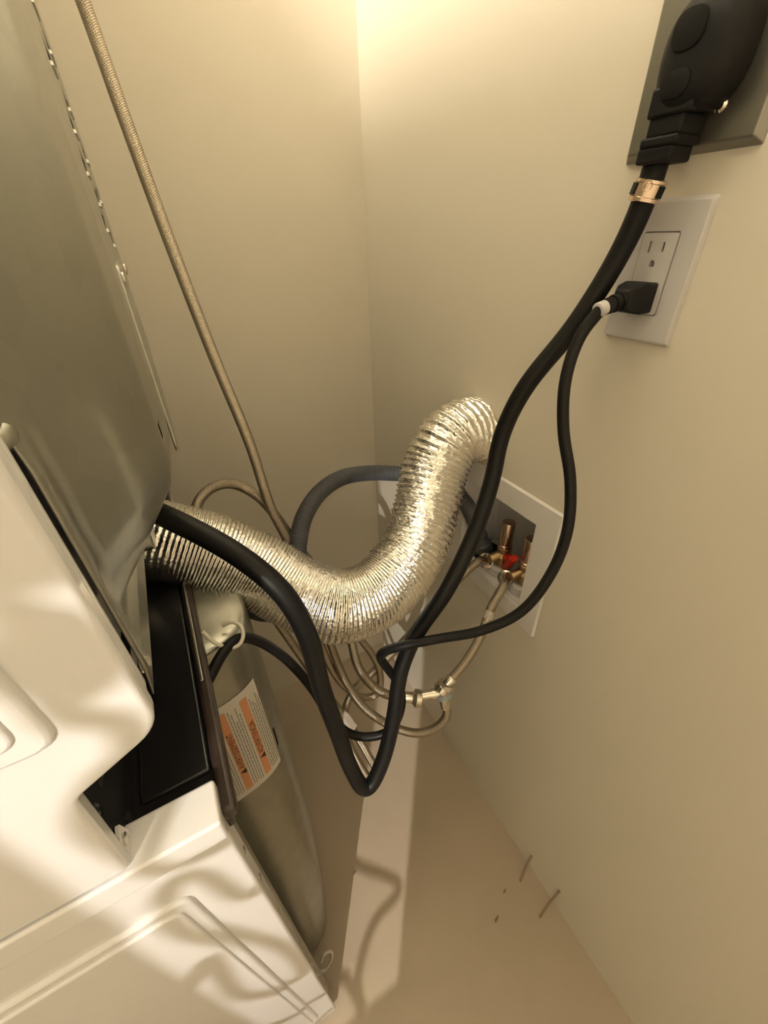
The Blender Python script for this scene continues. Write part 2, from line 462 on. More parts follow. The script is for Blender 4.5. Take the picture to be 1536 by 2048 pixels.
for word, u, mm in HEAD:
    obj('header_bar', patch(u, u + 0.0095, LZ0 + 0.010, LZ1 - 0.012, 0.0016), mm, lab)
    vsx, fsx = text_mesh(word, 0.0098)
    wdt = max(v.x for v in vsx)
    bm = bmesh.new()
    zc = LZ0 + 0.056
    vv = [bm.verts.new(on_pan(u + 0.0083 - v.y, zc + v.x, 0.0020)) for v in vsx]
    for f in fsx:
        try: bm.faces.new([vv[i] for i in f])
        except ValueError: pass
    # alert triangle before the word
    tri = [bm.verts.new(on_pan(u + 0.0086, zc - 0.0125, 0.0020)), bm.verts.new(on_pan(u + 0.0086, zc - 0.0025, 0.0020)), bm.verts.new(on_pan(u + 0.0008, zc - 0.0075, 0.0020))]
    bm.faces.new(tri)
    obj('header_text', bm, 'ink', lab, smooth=0)
bm = bmesh.new()
for word, u, mm in HEAD:
    for r in range(5):
        uu = u + 0.0115 + r * 0.0031
        if uu > U1 - 0.003: continue
        z = LZ0 + 0.010 + random.uniform(0, 0.004)
        while z < LZ1 - 0.020 - (r % 3) * 0.01:
            w = random.uniform(0.003, 0.009)
            patch(uu, uu + 0.0012, z, min(z + w, LZ1 - 0.012), 0.0016, bm); z += w + 0.0011
fp = obj('fine_print', bm, 'print', lab, smooth=0); fp['kind'] = 'stuff'

# ---------------------------------------------------------------- dryer (upper unit)
D = empty('dryer', (-0.86, -0.40, 0.92), 'white enamel dryer with grey metal back stacked above the washer', 'dryer')
out = round_poly([(-1.26, 0.9080), (-0.5515, 0.9232), (-0.5455, 1.0180), (XE, 1.0470), (XE, 1.93), (-1.26, 1.93)],
                 [0, 0.004, 0.012, 0.026, 0.01, 0.01])
ds_ = obj('side_panel', prism(bmesh.new(), out, 'y', YS - 0.001, YS + 0.011), 'enamel', D, bevel=0.0052, seg=5)
obj('rolled_edge', lathe(bmesh.new(), (XE - 0.0122, YS + 0.0112, 1.058), (0, 0, 1), [(0, 0.006), (0.006, 0.0112), (0.012, 0.0122), (0.87, 0.0122)], 40), 'enamel', ds_)
obj('far_side_panel', prism(bmesh.new(), out, 'y', -0.064, -0.039), 'enamel', D, bevel=0.006)
out = round_poly([(-1.19, 1.068), (-0.5305, 1.068), (-0.5305, 1.86), (-1.19, 1.86)], 0.014)
obj('pressed_panel', prism(bmesh.new(), out, 'y', YS - 0.0045, YS + 0.004), 'enamel', ds_, bevel=0.0034)
out = round_poly([(-1.18, 1.080), (-0.5415, 1.080), (-0.5415, 1.85), (-1.18, 1.85)], 0.011)
obj('pressed_panel', prism(bmesh.new(), out, 'y', YS - 0.0065, YS + 0.002), 'enamel', ds_, bevel=0.002)
obj('body_shell', B(-1.255, -0.515, YS + 0.022, -0.062, 1.040, 1.925), 'enamel', D, bevel=0.004)
obj('underside', B(-1.25, -0.510, YS + 0.024, -0.064, 1.030, 1.042), 'black_enamel', D)
# black upright behind the notch, carrying the dryer
up = obj('rear_upright', B(-0.566, -0.5545, YS + 0.0105, -0.07, 0.9045, 1.035), 'black_enamel', D, bevel=0.002)
for (y, z) in ((-0.712, 0.972), (-0.690, 0.968), (-0.695, 0.918)):
    obj('screw', lathe(bmesh.new(), (-0.5550, y, z), (1, 0, 0), [(0, 0.0052), (0.002, 0.0052), (0.004, 0.0025)], 14), 'black_enamel', up)
tabb = bmesh.new(); prism(tabb, round_poly([(YS + 0.001, 0.9215), (YS + 0.024, 0.9215), (YS + 0.020, 0.944), (YS + 0.004, 0.936)], 0.003), 'x', -0.5535, -0.5515)
tb = obj('fold_tab', tabb, 'enamel', D)
obj('screw', lathe(bmesh.new(), (-0.5520, YS + 0.014, 0.933), (1, 0, 0), [(0, 0.004), (0.002, 0.004), (0.003, 0.002)], 12), 'chrome', tb)
# rear plate with its big rounded pan
XB = -0.4985
PY0, PY1, PZ0, PZ1 = -0.702, -0.085, 1.088, 1.90
def pw(d, tab):
    if d <= tab[0][0]: return tab[0][1]
    for (a, va), (b, vb) in zip(tab, tab[1:]):
        if d <= b: return va + (vb - va) * (d - a) / (b - a)
    return tab[-1][1]
FY = [(0, 0), (0.010, 0.10), (0.046, 0.52), (0.060, 0.63), (0.100, 0.90), (0.150, 0.985), (0.30, 1.0), (0.45, 1.05)]
FB = [(0, 0), (0.006, 0.18), (0.016, 0.62), (0.030, 0.90), (0.05, 1.0)]
FF = [(0, 0), (0.02, 0.5), (0.05, 1.0)]
H = 0.0500
ys = [-0.7042, -0.7032] + [-0.702 + 0.005 * i for i in range(0, 32)] + [-0.543 + 0.02 * i for i in range(1, 22)] + [-0.11, -0.10, -0.092, -0.085, -0.07]
zz = [1.043, 1.065, 1.082] + [1.088 + 0.004 * i for i in range(0, 20)] + [1.19 + 0.03 * i for i in range(0, 24)] + [1.89, 1.90, 1.925]
VENTS = [(-0.33, 1.425), (-0.30, 1.405), (-0.36, 1.385), (-0.30, 1.370), (-0.35, 1.348), (-0.28, 1.337), (-0.38, 1.318), (-0.33, 1.3005), (-0.27, 1.306), (-0.36, 1.280), (-0.30, 1.2685)]
HOLES = [(y - 0.024, y + 0.018, z - 0.0055, z + 0.0055) for y, z in VENTS]
HOLES += [(-0.596, -0.584, 1.151, 1.163), (-0.588, -0.582, 1.129, 1.135), (-0.534, -0.526, 1.170, 1.180)]
def refine(v, cuts):
    v = sorted(set([round(q, 5) for q in v] + [round(q, 5) for q in cuts])); out = [v[0]]
    for q in v[1:]:
        if q - out[-1] > 0.0002: out.append(q)
    return out
ys = refine(ys, [q for h in HOLES for q in h[:2]]); zz = refine(zz, [q for h in HOLES for q in h[2:]])
def dryer_x(y, z):
    dz = z - PZ0
    yy = y - PY0 - max(0, 0.05 - dz) * 0.25          # the pan draws in a little towards its foot
    h = pw(yy, FY) * pw(dz, FB) * pw(PY1 - y, FF) * pw(PZ1 - z, FF)
    # ridge running down beside the pan
    rid = 0.0045 * math.exp(-((y + 0.7005) / 0.0045) ** 2) * (1 if 1.055 < z < 1.20 else 0)
    return XB + H * h + rid
bm = bmesh.new(); rows = []
for z in zz: rows.append([bm.verts.new((dryer_x(y, z), y, z)) for y in ys])
for a, b in zip(rows, rows[1:]):
    for i in range(len(ys) - 1):
        my, mz = (ys[i] + ys[i + 1]) / 2, (a[i].co.z + b[i].co.z) / 2
        if any(p < my < q and r < mz < t for (p, q, r, t) in HOLES): continue      # opening
        bm.faces.new((a[i], a[i + 1], b[i + 1], b[i]))
rp = obj('rear_panel', bm, 'galv', D, smooth=60, solidify=0.0012)
# pressed dimple and screws on the rear panel
for (y, z) in ((-0.696, 1.062),):
    obj('screw', lathe(bmesh.new(), (XB, y, z), (1, 0, 0), [(0, 0.006), (0.002, 0.006), (0.0045, 0.003)], 16), 'chrome', rp)
obj('dimple', lathe(bmesh.new(), (XB, -0.7000, 1.205), (1, 0, 0), [(0, 0.0065), (0.002, 0.0055), (0.0035, 0.003), (0.004, 0.0005)], 20), 'galv', rp)
# bent metal lips under the vent openings
for (y, z) in VENTS:
    xx = dryer_x(y, z)
    bm = bmesh.new(); prism(bm, [(y - 0.024, z - 0.0085), (y + 0.018, z - 0.0085), (y + 0.016, z - 0.0055), (y - 0.022, z - 0.0055)], 'x', xx - 0.0008, xx + 0.0020, 0.85)
    obj('louvre', bm, 'galv', rp)
# access cover and knock-outs
xx = dryer_x(-0.40, 1.2)
cv = obj('access_cover', prism(bmesh.new(), round_poly([(-0.50, 1.10), (-0.20, 1.10), (-0.20, 1.25), (-0.47, 1.25)], 0.01), 'x', xx - 0.001, xx + 0.0022), 'galv', rp, bevel=0.001)
for (y, z) in ((-0.44, 1.238), (-0.26, 1.238)):
    obj('screw', lathe(bmesh.new(), (dryer_x(y, z) + 0.002, y, z), (1, 0, 0), [(0, 0.006), (0.0015, 0.006), (0.003, 0.003)], 14), 'chrome', cv)
# cord outlet bracket
obj('cord_bracket', prism(bmesh.new(), round_poly([(-0.565, 1.047), (-0.512, 1.047), (-0.512, 1.098), (-0.565, 1.098)], 0.008), 'x', XB, XB + 0.012), 'galv', D, bevel=0.002)
obj('exhaust_collar', lathe(bmesh.new(), (-0.585, -0.371, 0.979), (0.938, -0.150, -0.31), [(0, 0.049), (0.085, 0.049)], 40), 'galv', D)

# ---------------------------------------------------------------- foil duct
DUCT = [(-0.560, -0.376, 0.971), (-0.518, -0.389, 0.956), (-0.495, -0.400, 0.948), (-0.451, -0.413, 0.924), (-0.409, -0.431, 0.893), (-0.358, -0.471, 0.849), (-0.312, -0.502, 0.830), (-0.254, -0.505, 0.830), (-0.184, -0.482, 0.855), (-0.134, -0.446, 0.900), (-0.103, -0.420, 0.947), (-0.070, -0.407, 0.986), (-0.031, -0.400, 0.994), (0.030, -0.382, 0.974)]
def duct_pitch(s, L):
    t = s / L
    if t < 0.52: return 0.0048
    if t < 0.62: return 0.0048 + (t - 0.52) / 0.10 * 0.0046
    if t < 0.86: return 0.0094
    return 0.0094 - (t - 0.86) / 0.14 * 0.0030
_, DL = spline(DUCT, 0.01)
PH = [0.0]
for i in range(4000):
    PH.append(PH[-1] + (DL / 4000) / duct_pitch(DL * i / 4000, DL))
def wob(a, b):
    return math.sin(a * 12.9898 + b * 78.233 + math.sin(a * 3.1 + b * 1.7) * 4.0)
def duct_r(s, th, L):
    f = min(3999.0, max(0.0, s / L * 4000)); i = int(f)
    p = PH[i] + (PH[i + 1] - PH[i]) * (f - i) + th / (2 * math.pi)
    pit = duct_pitch(s, L)
    q = p - math.floor(p)
    ridge = max(0.0, 1 - abs(q - 0.5) / (0.26 if pit > 0.006 else 0.42)) ** 0.8
    k = math.floor(p)
    r = 0.0505 + ridge * (0.0030 if pit > 0.006 else 0.0014)
    r += 0.0006 * wob(k * 0.37, round(th * 3.2)) * (1.3 if pit > 0.006 else 0.45)
    r += 0.0008 * math.sin(th * 2 + s * 21) + 0.0006 * math.sin(s * 67)
    if pit > 0.006: r -= 0.0010 * (1 - ridge) * (0.5 + 0.5 * math.sin(th * 23 + k * 2.4))
    return r
bm = tube(bmesh.new(), DUCT, 0.05, n=96, ds=0.0008, smooth=30, rf=duct_r)
tag(obj('foil_duct', bm, 'foil', smooth=75), 'crinkled silver foil dryer duct bending from under the dryer into the wall', 'duct')

# ---------------------------------------------------------------- grey drain hose
DRAIN_HOSE = [(0.035, -0.414, 0.720), (0.020, -0.403, 0.775), (-0.012, -0.395, 0.846), (-0.028, -0.352, 0.872), (-0.050, -0.316, 0.878), (-0.092, -0.292, 0.881), (-0.148, -0.276, 0.891), (-0.203, -0.272, 0.895), (-0.255, -0.291, 0.889), (-0.299, -0.327, 0.873), (-0.324, -0.363, 0.854), (-0.342, -0.395, 0.827), (-0.365, -0.414, 0.795), (-0.395, -0.427, 0.793), (-0.422, -0.433, 0.820), (-0.437, -0.425, 0.856)]
t = empty('drain_hose', (0.03, -0.41, 0.70), 'grey corrugated drain hose arching behind the foil duct into the wall box', 'hose')
def drain_r(s, th, L):
    return 0.0140 + 0.0011 * math.sin(s / 0.0033 * 2 * math.pi)
obj('corrugated_tube', tube(bmesh.new(), DRAIN_HOSE, 0.014, n=28, ds=0.00066, smooth=60, rf=drain_r), 'drain', t, smooth=80)
p0, p1 = Vector(DRAIN_HOSE[0]), Vector(DRAIN_HOSE[1])
obj('end_cuff', lathe(bmesh.new(), p0 - (p1 - p0) * 0.1, p1 - p0, [(0, 0.019), (0.03, 0.020), (0.034, 0.0165), (0.05, 0.0165)], 32), 'drain', t)

# ---------------------------------------------------------------- washer outlet box in the wall
BX = empty('washer_outlet_box', (0.0, (OY0 + OY1) / 2, 0.676), 'white plastic washer outlet box set into the cream wall', 'outlet box')
bm = bmesh.new()
PYa, PYb, PZa, PZb = -0.597, -0.343, 0.676, 0.932
o1 = [(PYa, PZa), (PYb, PZa), (PYb, PZb), (PYa, PZb)]; o2 = [(OY0, OZ0), (OY1, OZ0), (OY1, OZ1), (OY0, OZ1)]
for (h, ) in ((0.0,),):
    vo = [bm.verts.new((-0.0005, *p)) for p in o1]; vf = [bm.verts.new((-0.0055, p[0] + (0.002 if p[0] == PYa else -0.002), p[1] + (0.002 if p[1] == PZa else -0.002))) for p in o1]
    vi = [bm.verts.new((-0.0055, *p)) for p in o2]; vb = [bm.verts.new((0.004, *p)) for p in o2]
    for i in range(4):
        j = (i + 1) % 4
        bm.faces.new((vo[i], vo[j], vf[j], vf[i])); bm.faces.new((vf[i], vf[j], vi[j], vi[i])); bm.faces.new((vi[i], vi[j], vb[j], vb[i]))
obj('face_frame', bm, 'box', BX, smooth=20)
bm = bmesh.new()
box(bm, 0.0, 0.088, OY0, OY0 + 0.003, OZ0, OZ1); box(bm, 0.0, 0.088, OY1 - 0.003, OY1, OZ0, OZ1)
box(bm, 0.0, 0.088, OY0, OY1, OZ1 - 0.003, OZ1); box(bm, 0.085, 0.089, OY0, OY1, OZ0, OZ1)
obj('recess', bm, 'box', BX, smooth=0)
bm = bmesh.new()
prism(bm, [(-0.001, OZ0), (0.088, OZ0), (0.088, OZ0 + 0.006), (0.02, OZ0 + 0.006), (-0.001, OZ0 + 0.001)], 'y', OY0, OY1)
obj('recess_floor', bm, 'box', BX, smooth=0)
obj('standpipe', lathe(bmesh.new(), (0.040, -0.415, OZ0 + 0.002), (0, 0, 1), [(0, 0.028), (0.012, 0.028), (0.012, 0.021)], 32), 'plug', BX)
def valve(y, lever, name):
    x = 0.030
    v = obj(name, lathe(bmesh.new(), (x, y, OZ0 + 0.004), (0, 0, 1),
        [(0, 0.012), (0.022, 0.012), (0.024, 0.0165), (0.042, 0.0165), (0.048, 0.0105), (0.054, 0.0105), (0.054, 0.0135), (0.061, 0.0135), (0.063, 0.0105)], 12), 'brass', BX)
    obj('arrestor', lathe(bmesh.new(), (x, y, OZ0 + 0.062), (0, 0, 1),
        [(0, 0.0105), (0.001, 0.0125), (0.009, 0.0125), (0.010, 0.0112), (0.012, 0.0118), (0.057, 0.0118), (0.0585, 0.0108)], 28), 'copper', v, label='copper water hammer arrestor')
    obj('collar', lathe(bmesh.new(), (x, y, OZ0 + 0.001), (0, 0, 1), [(0, 0.0245), (0.020, 0.0245), (0.024, 0.020)], 32), 'plate', v)
    # outlet spout towards the room, hose screws on here
    d = Vector((-0.75, 0.25, -0.28)).normalized()
    obj('spout', lathe(bmesh.new(), (x, y, OZ0 + 0.048), d, [(0, 0.0095), (0.026, 0.0095)], 20), 'brass', v)
    if lever:
        bm = bmesh.new()
        lathe(bm, (x - 0.002, y - 0.006, OZ0 + 0.046), (-0.25, -1, 0.1), [(0, 0.007), (0.010, 0.009), (0.016, 0.008)], 18)
        c = Vector((x - 0.010, y - 0.024, OZ0 + 0.042)); a = Vector((-0.20, -0.45, 0.85)).normalized()
        tube(bm, [c - a * 0.014, c, c + a * 0.016, c + a * 0.036], 0.0088, n=14, wf=0.7)
        obj('lever', bm, lever, v, label='red shut-off lever')
    return (Vector((x, y, OZ0 + 0.048)) + d * 0.022, d)
s_hot = valve(-0.470, 'red', 'shutoff_valve')
s_cold = valve(-0.527, None, 'shutoff_valve')

# ---------------------------------------------------------------- braided steel hoses
def hose(name, pts, label, r=0.0075, start_nut=None, end_nut=None, crimps=(0, -1)):
    h = empty(name, pts[0], label, 'hose')
    obj('braided_tube', tube(bmesh.new(), pts, r, n=20, ds=0.003, smooth=10), 'braid', h, smooth=80)
    for e in crimps:
        i, j = (0, 1) if e == 0 else (-1, -2)
        p = Vector(pts[i]); d = (Vector(pts[j]) - p).normalized()
        obj('crimp_sleeve', lathe(bmesh.new(), p - d * 0.002, d, [(0, r + 0.0006), (0.001, r + 0.0016), (0.016, r + 0.0016), (0.018, r + 0.0004)], 24), 'chrome', h)
        obj('hex_nut', lathe(bmesh.new(), p - d * 0.017, d, [(0, 0.0125), (0.0015, 0.0148), (0.010, 0.0148), (0.0115, 0.0115), (0.0155, 0.0090)], sides=16), 'chrome', h)
    return h
STEAM_HOSE = [(-0.408, -0.181, 1.510), (-0.403, -0.185, 1.470), (-0.396, -0.217, 1.371), (-0.386, -0.250, 1.255), (-0.373, -0.289, 1.131), (-0.358, -0.322, 1.018), (-0.353, -0.347, 0.927), (-0.340, -0.354, 0.864), (-0.320, -0.369, 0.750), (-0.310, -0.414, 0.644), (-0.306, -0.457, 0.591), (-0.293, -0.501, 0.560), (-0.264, -0.540, 0.537), (-0.226, -0.574, 0.527), (-0.196, -0.593, 0.549), (-0.177, -0.597, 0.583), (-0.177, -0.585, 0.608)]
COLD_HOSE = [(-0.227, -0.559, 0.617), (-0.262, -0.541, 0.627), (-0.282, -0.513, 0.640), (-0.289, -0.483, 0.658), (-0.284, -0.455, 0.680), (-0.281, -0.405, 0.712), (-0.294, -0.354, 0.761), (-0.323, -0.333, 0.832), (-0.348, -0.339, 0.904), (-0.367, -0.330, 0.940), (-0.397, -0.317, 0.963), (-0.427, -0.316, 0.962), (-0.448, -0.327, 0.951), (-0.461, -0.354, 0.933), (-0.466, -0.372, 0.915)]
SUPPLY_HOSE = [(-0.018, -0.552, 0.795), (-0.035, -0.542, 0.770), (-0.070, -0.555, 0.747), (-0.101, -0.570, 0.706), (-0.132, -0.576, 0.668), (-0.168, -0.577, 0.635)]
HOT_HOSE = [(-0.012, -0.486, 0.790), (-0.044, -0.482, 0.780), (-0.080, -0.475, 0.747), (-0.140, -0.466, 0.674), (-0.197, -0.452, 0.600), (-0.245, -0.447, 0.557), (-0.287, -0.446, 0.529), (-0.309, -0.454, 0.504), (-0.322, -0.467, 0.477), (-0.323, -0.489, 0.430), (-0.315, -0.513, 0.386), (-0.304, -0.538, 0.361), (-0.292, -0.538, 0.379), (-0.299, -0.519, 0.425), (-0.313, -0.490, 0.480), (-0.325, -0.471, 0.515), (-0.345, -0.441, 0.576), (-0.366, -0.406, 0.643), (-0.385, -0.382, 0.707), (-0.404, -0.381, 0.785), (-0.430, -0.394, 0.857), (-0.445, -0.400, 0.875)]
LOOSE_HOSE = [(-0.348, -0.376, 0.758), (-0.329, -0.412, 0.661), (-0.319, -0.438, 0.598), (-0.300, -0.463, 0.560), (-0.273, -0.479, 0.539), (-0.250, -0.479, 0.538), (-0.235, -0.459, 0.565), (-0.238, -0.436, 0.593), (-0.256, -0.413, 0.638), (-0.269, -0.393, 0.681)]
HOT_HOSE[0] = tuple(s_hot[0] + s_hot[1] * 0.016); SUPPLY_HOSE[0] = tuple(s_cold[0] + s_cold[1] * 0.016)
sth = hose('steam_supply_hose', STEAM_HOSE, 'long braided steel hose running up the back wall behind the dryer', crimps=(-1,))
for ch in [c for c in sth.children if c.name.startswith('hex_nut')]:
    ch.data.materials[0] = M['bluenut']
hose('washer_inlet_hose', COLD_HOSE, 'braided steel hose looping up behind the duct from the tee fitting', crimps=(0,))
sh = hose('supply_hose', SUPPLY_HOSE, 'short braided steel hose with a printed tag between box valve and tee')
p = Vector(SUPPLY_HOSE[2]); d = (Vector(SUPPLY_HOSE[3]) - p).normalized()
obj('hose_tag', lathe(bmesh.new(), p + d * 0.006, d, [(0, 0.0080), (0.0005, 0.0086), (0.0135, 0.0086), (0.014, 0.0080)], 20), 'tag', sh, label='printed clear tag wrapped on the hose')
hh = hose('hot_water_hose', HOT_HOSE, 'braided steel hose from the red lever valve hanging in a low loop', crimps=(0,))
p = Vector(HOT_HOSE[14]); d = (Vector(HOT_HOSE[15]) - p).normalized()
bm = bmesh.new(); lathe(bm, p + d * 0.004, d, [(0, 0.009), (0.001, 0.0125), (0.014, 0.0115), (0.016, 0.0125), (0.032, 0.0120), (0.036, 0.011), (0.042, 0.009)], sides=6)
obj('wrapped_tag', bm, 'tag', hh, label='folded pale tag around the hose')
hose('spare_hose', LOOSE_HOSE, 'braided steel hose making a small curl under the duct bend', r=0.0068, crimps=())

# tee fitting joining the cold hoses
TA = Vector(COLD_HOSE[0]); TB = Vector(STEAM_HOSE[-1]); TS = Vector(SUPPLY_HOSE[-1])
tee_c = (TB + TS) / 2 + (TA - (TB + TS) / 2).normalized() * 0.004
T = empty('tee_fitting', tuple(tee_c), 'nickel tee fitting joining three braided hoses above the floor', 'pipe fitting')
dA = (TA - tee_c)
obj('run', lathe(bmesh.new(), tee_c - dA.normalized() * 0.008, dA, [(0, 0.009), (0.003, 0.0098), (0.028, 0.0098), (0.028, 0.0085), (dA.length - 0.002, 0.0085)], 24), 'chrome', T)
obj('branch', lathe(bmesh.new(), TB, TS - TB, [(0, 0.0095), ((TS - TB).length, 0.0095)], 24), 'chrome', T)
obj('collar_nut', lathe(bmesh.new(), TS - (TS - TB).normalized() * 0.006, TS - TB, [(0, 0.0125), (0.001, 0.0145), (0.009, 0.0145), (0.010, 0.012)], 24), 'chrome', T)

# ---------------------------------------------------------------- steel plate with the 240 volt receptacle
RP = empty('dryer_receptacle', (0.0, -0.616, 1.311), 'brushed steel wall plate with black dryer receptacle behind the big plug', 'outlet')
out = [(-0.673, 1.311), (-0.560, 1.311), (-0.560, 1.427), (-0.673, 1.427)]
bm = bmesh.new(); prism(bm, out, 'x', 0.0005, -0.0075, 0.90)
obj('wall_plate', bm, 'steel_plate', RP, bevel=0.0012)
obj('receptacle_face', lathe(bmesh.new(), (-0.006, -0.617, 1.369), (-1, 0, 0), [(0, 0.0285), (0.004, 0.0285), (0.0055, 0.027)], 40), 'plug', RP)
for z in (1.3385, 1.410):
    sc = obj('plate_screw', lathe(bmesh.new(), (-0.0065, -0.6365, z), (-1, 0, 0), [(0, 0.0048), (0.0015, 0.0048), (0.0030, 0.003)], 18), 'chrome', RP)

# big dryer cord: plug, boot, connector clamp, jacket
DRYER_CORD = [(-0.022, -0.606, 1.311), (-0.024, -0.607, 1.293), (-0.027, -0.598, 1.246), (-0.049, -0.582, 1.181), (-0.086, -0.563, 1.117), (-0.104, -0.556, 1.061), (-0.123, -0.570, 1.012), (-0.158, -0.590, 0.962), (-0.210, -0.609, 0.903), (-0.251, -0.606, 0.842), (-0.278, -0.614, 0.797), (-0.302, -0.635, 0.734), (-0.331, -0.652, 0.675), (-0.358, -0.660, 0.646), (-0.370, -0.648, 0.689), (-0.379, -0.641, 0.782), (-0.387, -0.634, 0.874), (-0.390, -0.633, 0.954), (-0.401, -0.618, 1.002), (-0.426, -0.588, 1.033), (-0.451, -0.562, 1.051), (-0.470, -0.544, 1.062), (-0.484, -0.526, 1.066), (-0.499, -0.512, 1.069)]
DC = empty('dryer_power_cord', (-0.024, -0.606, 1.30), 'thick black dryer cord hanging in a deep V from the big wall plug', 'power cord')
obj('jacket', tube(bmesh.new(), DRYER_CORD, 0.0100, n=20, ds=0.004, smooth=14), 'rubber', DC, smooth=80)
bm = bmesh.new()
def blob(bm, rings):
    """stack of y/z ellipses at given x: (x, cy, cz, ry, rz)"""
    R_ = []
    for (x, cy, cz, ry, rz) in rings:
        R_.append([bm.verts.new((x, cy + ry * math.copysign(abs(math.cos(a)) ** 0.8, math.cos(a)), cz + rz * math.copysign(abs(math.sin(a)) ** 0.8, math.sin(a)))) for a in [2 * math.pi * i / 36 for i in range(36)]])
    for a, b in zip(R_, R_[1:]):
        for i in range(36): bm.faces.new((a[i], a[(i + 1) % 36], b[(i + 1) % 36], b[i]))
    bm.faces.new(R_[0]); bm.faces.new(list(reversed(R_[-1])))
    return bm
blob(bm, [(-0.008, -0.622, 1.369, 0.028, 0.034), (-0.022, -0.622, 1.369, 0.029, 0.035), (-0.030, -0.622, 1.367, 0.028, 0.034),
          (-0.036, -0.6225, 1.366, 0.025, 0.031), (-0.040, -0.6225, 1.364, 0.019, 0.026), (-0.0405, -0.6225, 1.363, 0.012, 0.018)])
pg = obj('plug', bm, 'plug', DC, smooth=60)
for (z, ry, rz) in ((1.379, 0.013, 0.012), (1.351, 0.012, 0.009)):
    bm = bmesh.new(); blob(bm, [(-0.038, -0.617, z, ry, rz), (-0.0415, -0.617, z, ry * 0.9, rz * 0.9), (-0.0420, -0.617, z, ry * 0.5, rz * 0.5)])
    obj('finger_grip', bm, 'rubber', pg, smooth=60)
bm = bmesh.new()
for (z0, z1, hw, x0, x1, cy) in ((1.334, 1.352, 0.0175, -0.040, -0.010, -0.6165), (1.322, 1.336, 0.0140, -0.038, -0.010, -0.6150), (1.316, 1.323, 0.0155, -0.039, -0.010, -0.6135), (1.306, 1.317, 0.0148, -0.038, -0.010, -0.6120)):
    box(bm, x0, x1, cy - hw, cy + hw, z0, z1)
obj('cord_boot', bm, 'plug', DC, bevel=0.002)
c0 = Vector(DRYER_CORD[1]); dd = (Vector(DRYER_CORD[2]) - c0).normalized()
cl = obj('strain_clamp', lathe(bmesh.new(), c0 - dd * 0.004, dd, [(0, 0.0112), (0.0008, 0.0128), (0.003, 0.0128), (0.0035, 0.0122), (0.0125, 0.0122), (0.013, 0.0128), (0.0155, 0.0128), (0.0165, 0.0112)], 28), 'clamp', DC, smooth=40, label='shiny metal connector ring on the black cord')
_, cu, cw = frame_of(dd)
view = (Vector((-0.44, -0.83, 1.26)) - c0); view = (view - dd * view.dot(dd)).normalized(); sidev = dd.cross(view)
for ang in (-62, 58):
    a = math.radians(ang); dr = view * math.cos(a) + sidev * math.sin(a); tg = dd.cross(dr)
    bm = bmesh.new(); q = c0 + dd * 0.004 + dr * 0.0128
    vv = []
    for h in (-0.002, 0.0005):
        for (i, j) in ((-1, -1), (1, -1), (1, 1), (-1, 1)): vv.append(bm.verts.new(q + dr * h + tg * (0.0030 * i) + dd * (0.0042 * j)))
    for f in ((0, 1, 2, 3), (7, 6, 5, 4), (0, 4, 5, 1), (1, 5, 6, 2), (2, 6, 7, 3), (3, 7, 4, 0)): bm.faces.new([vv[i] for i in f])
    obj('window', bm, 'rubber', cl)
# stamped mark: S in a ring
bm = bmesh.new(); dr = view; tg = dd.cross(dr); q = c0 + dr * 0.0131 + dd * 0.001
ring = [q + tg * (0.0034 * math.cos(2 * math.pi * i / 20)) + dd * (0.0034 * math.sin(2 * math.pi * i / 20)) for i in range(21)]
tube(bm, ring, 0.0003, n=6, ds=0.0008)
vsx, fsx = text_mesh('S', 0.0055)
mx_ = (max(v.x for v in vsx) + min(v.x for v in vsx)) / 2; my_ = (max(v.y for v in vsx) + min(v.y for v in vsx)) / 2
vv = [bm.verts.new(q + tg * (v.x - mx_) * 1.0 - dd * (v.y - my_) + dr * 0.0004) for v in vsx]
for f in fsx:
    try: bm.faces.new([vv[i] for i in f])
    except ValueError: pass
obj('stamped_mark', bm, 'clamp', cl, smooth=0)

# ---------------------------------------------------------------- white duplex outlet
OP = empty('wall_outlet', (0.0, -0.620, 1.165), 'white plastic wall outlet below the steel receptacle plate', 'outlet')
out = round_poly([(-0.6555, 1.1650), (-0.5845, 1.1650), (-0.5845, 1.2845), (-0.6555, 1.2845)], 0.004)
pl = obj('cover_plate', prism(bmesh.new(), out, 'x', 0.0005, -0.0055, 0.95), 'plate', OP, bevel=0.0012)
gap = round_poly([(-0.6353, 1.1914), (-0.6019, 1.1914), (-0.6019, 1.2591), (-0.6353, 1.2591)], 0.0025)
carve(pl, [prism(bmesh.new(), gap, 'x', 0.004, -0.012)])
out = round_poly([(-0.6346, 1.1921), (-0.6026, 1.1921), (-0.6026, 1.2584), (-0.6346, 1.2584)], 0.0022)
ins = obj('receptacle_insert', prism(bmesh.new(), out, 'x', 0.0003, -0.0066), 'plate', OP)
hole = [(-0.6177 + 0.0026 * math.cos(a), 1.2345 + 0.0026 * math.sin(a)) for a in [math.pi * i / 10 for i in range(11)]] + [(-0.6203, 1.2318), (-0.6151, 1.2318)]
BLADES = ((-0.6112, 0.0046), (-0.6242, 0.0038))
carve(ins, [B(-0.010, -0.0004, y - 0.0010, y + 0.0010, 1.2475 - h, 1.2475 + h) for y, h in BLADES] + [prism(bmesh.new(), hole, 'x', -0.0004, -0.010)])
for y, h in BLADES:      # metal contacts down inside the openings
    obj('contact', B(-0.0012, -0.0003, y - 0.0009, y + 0.0009, 1.2475 - h, 1.2475 + h), 'brass', ins)
obj('contact', lathe(bmesh.new(), (-0.0002, -0.6177, 1.2338), (-1, 0, 0), [(0, 0.0018), (0.0010, 0.0018)], 14), 'brass', ins)

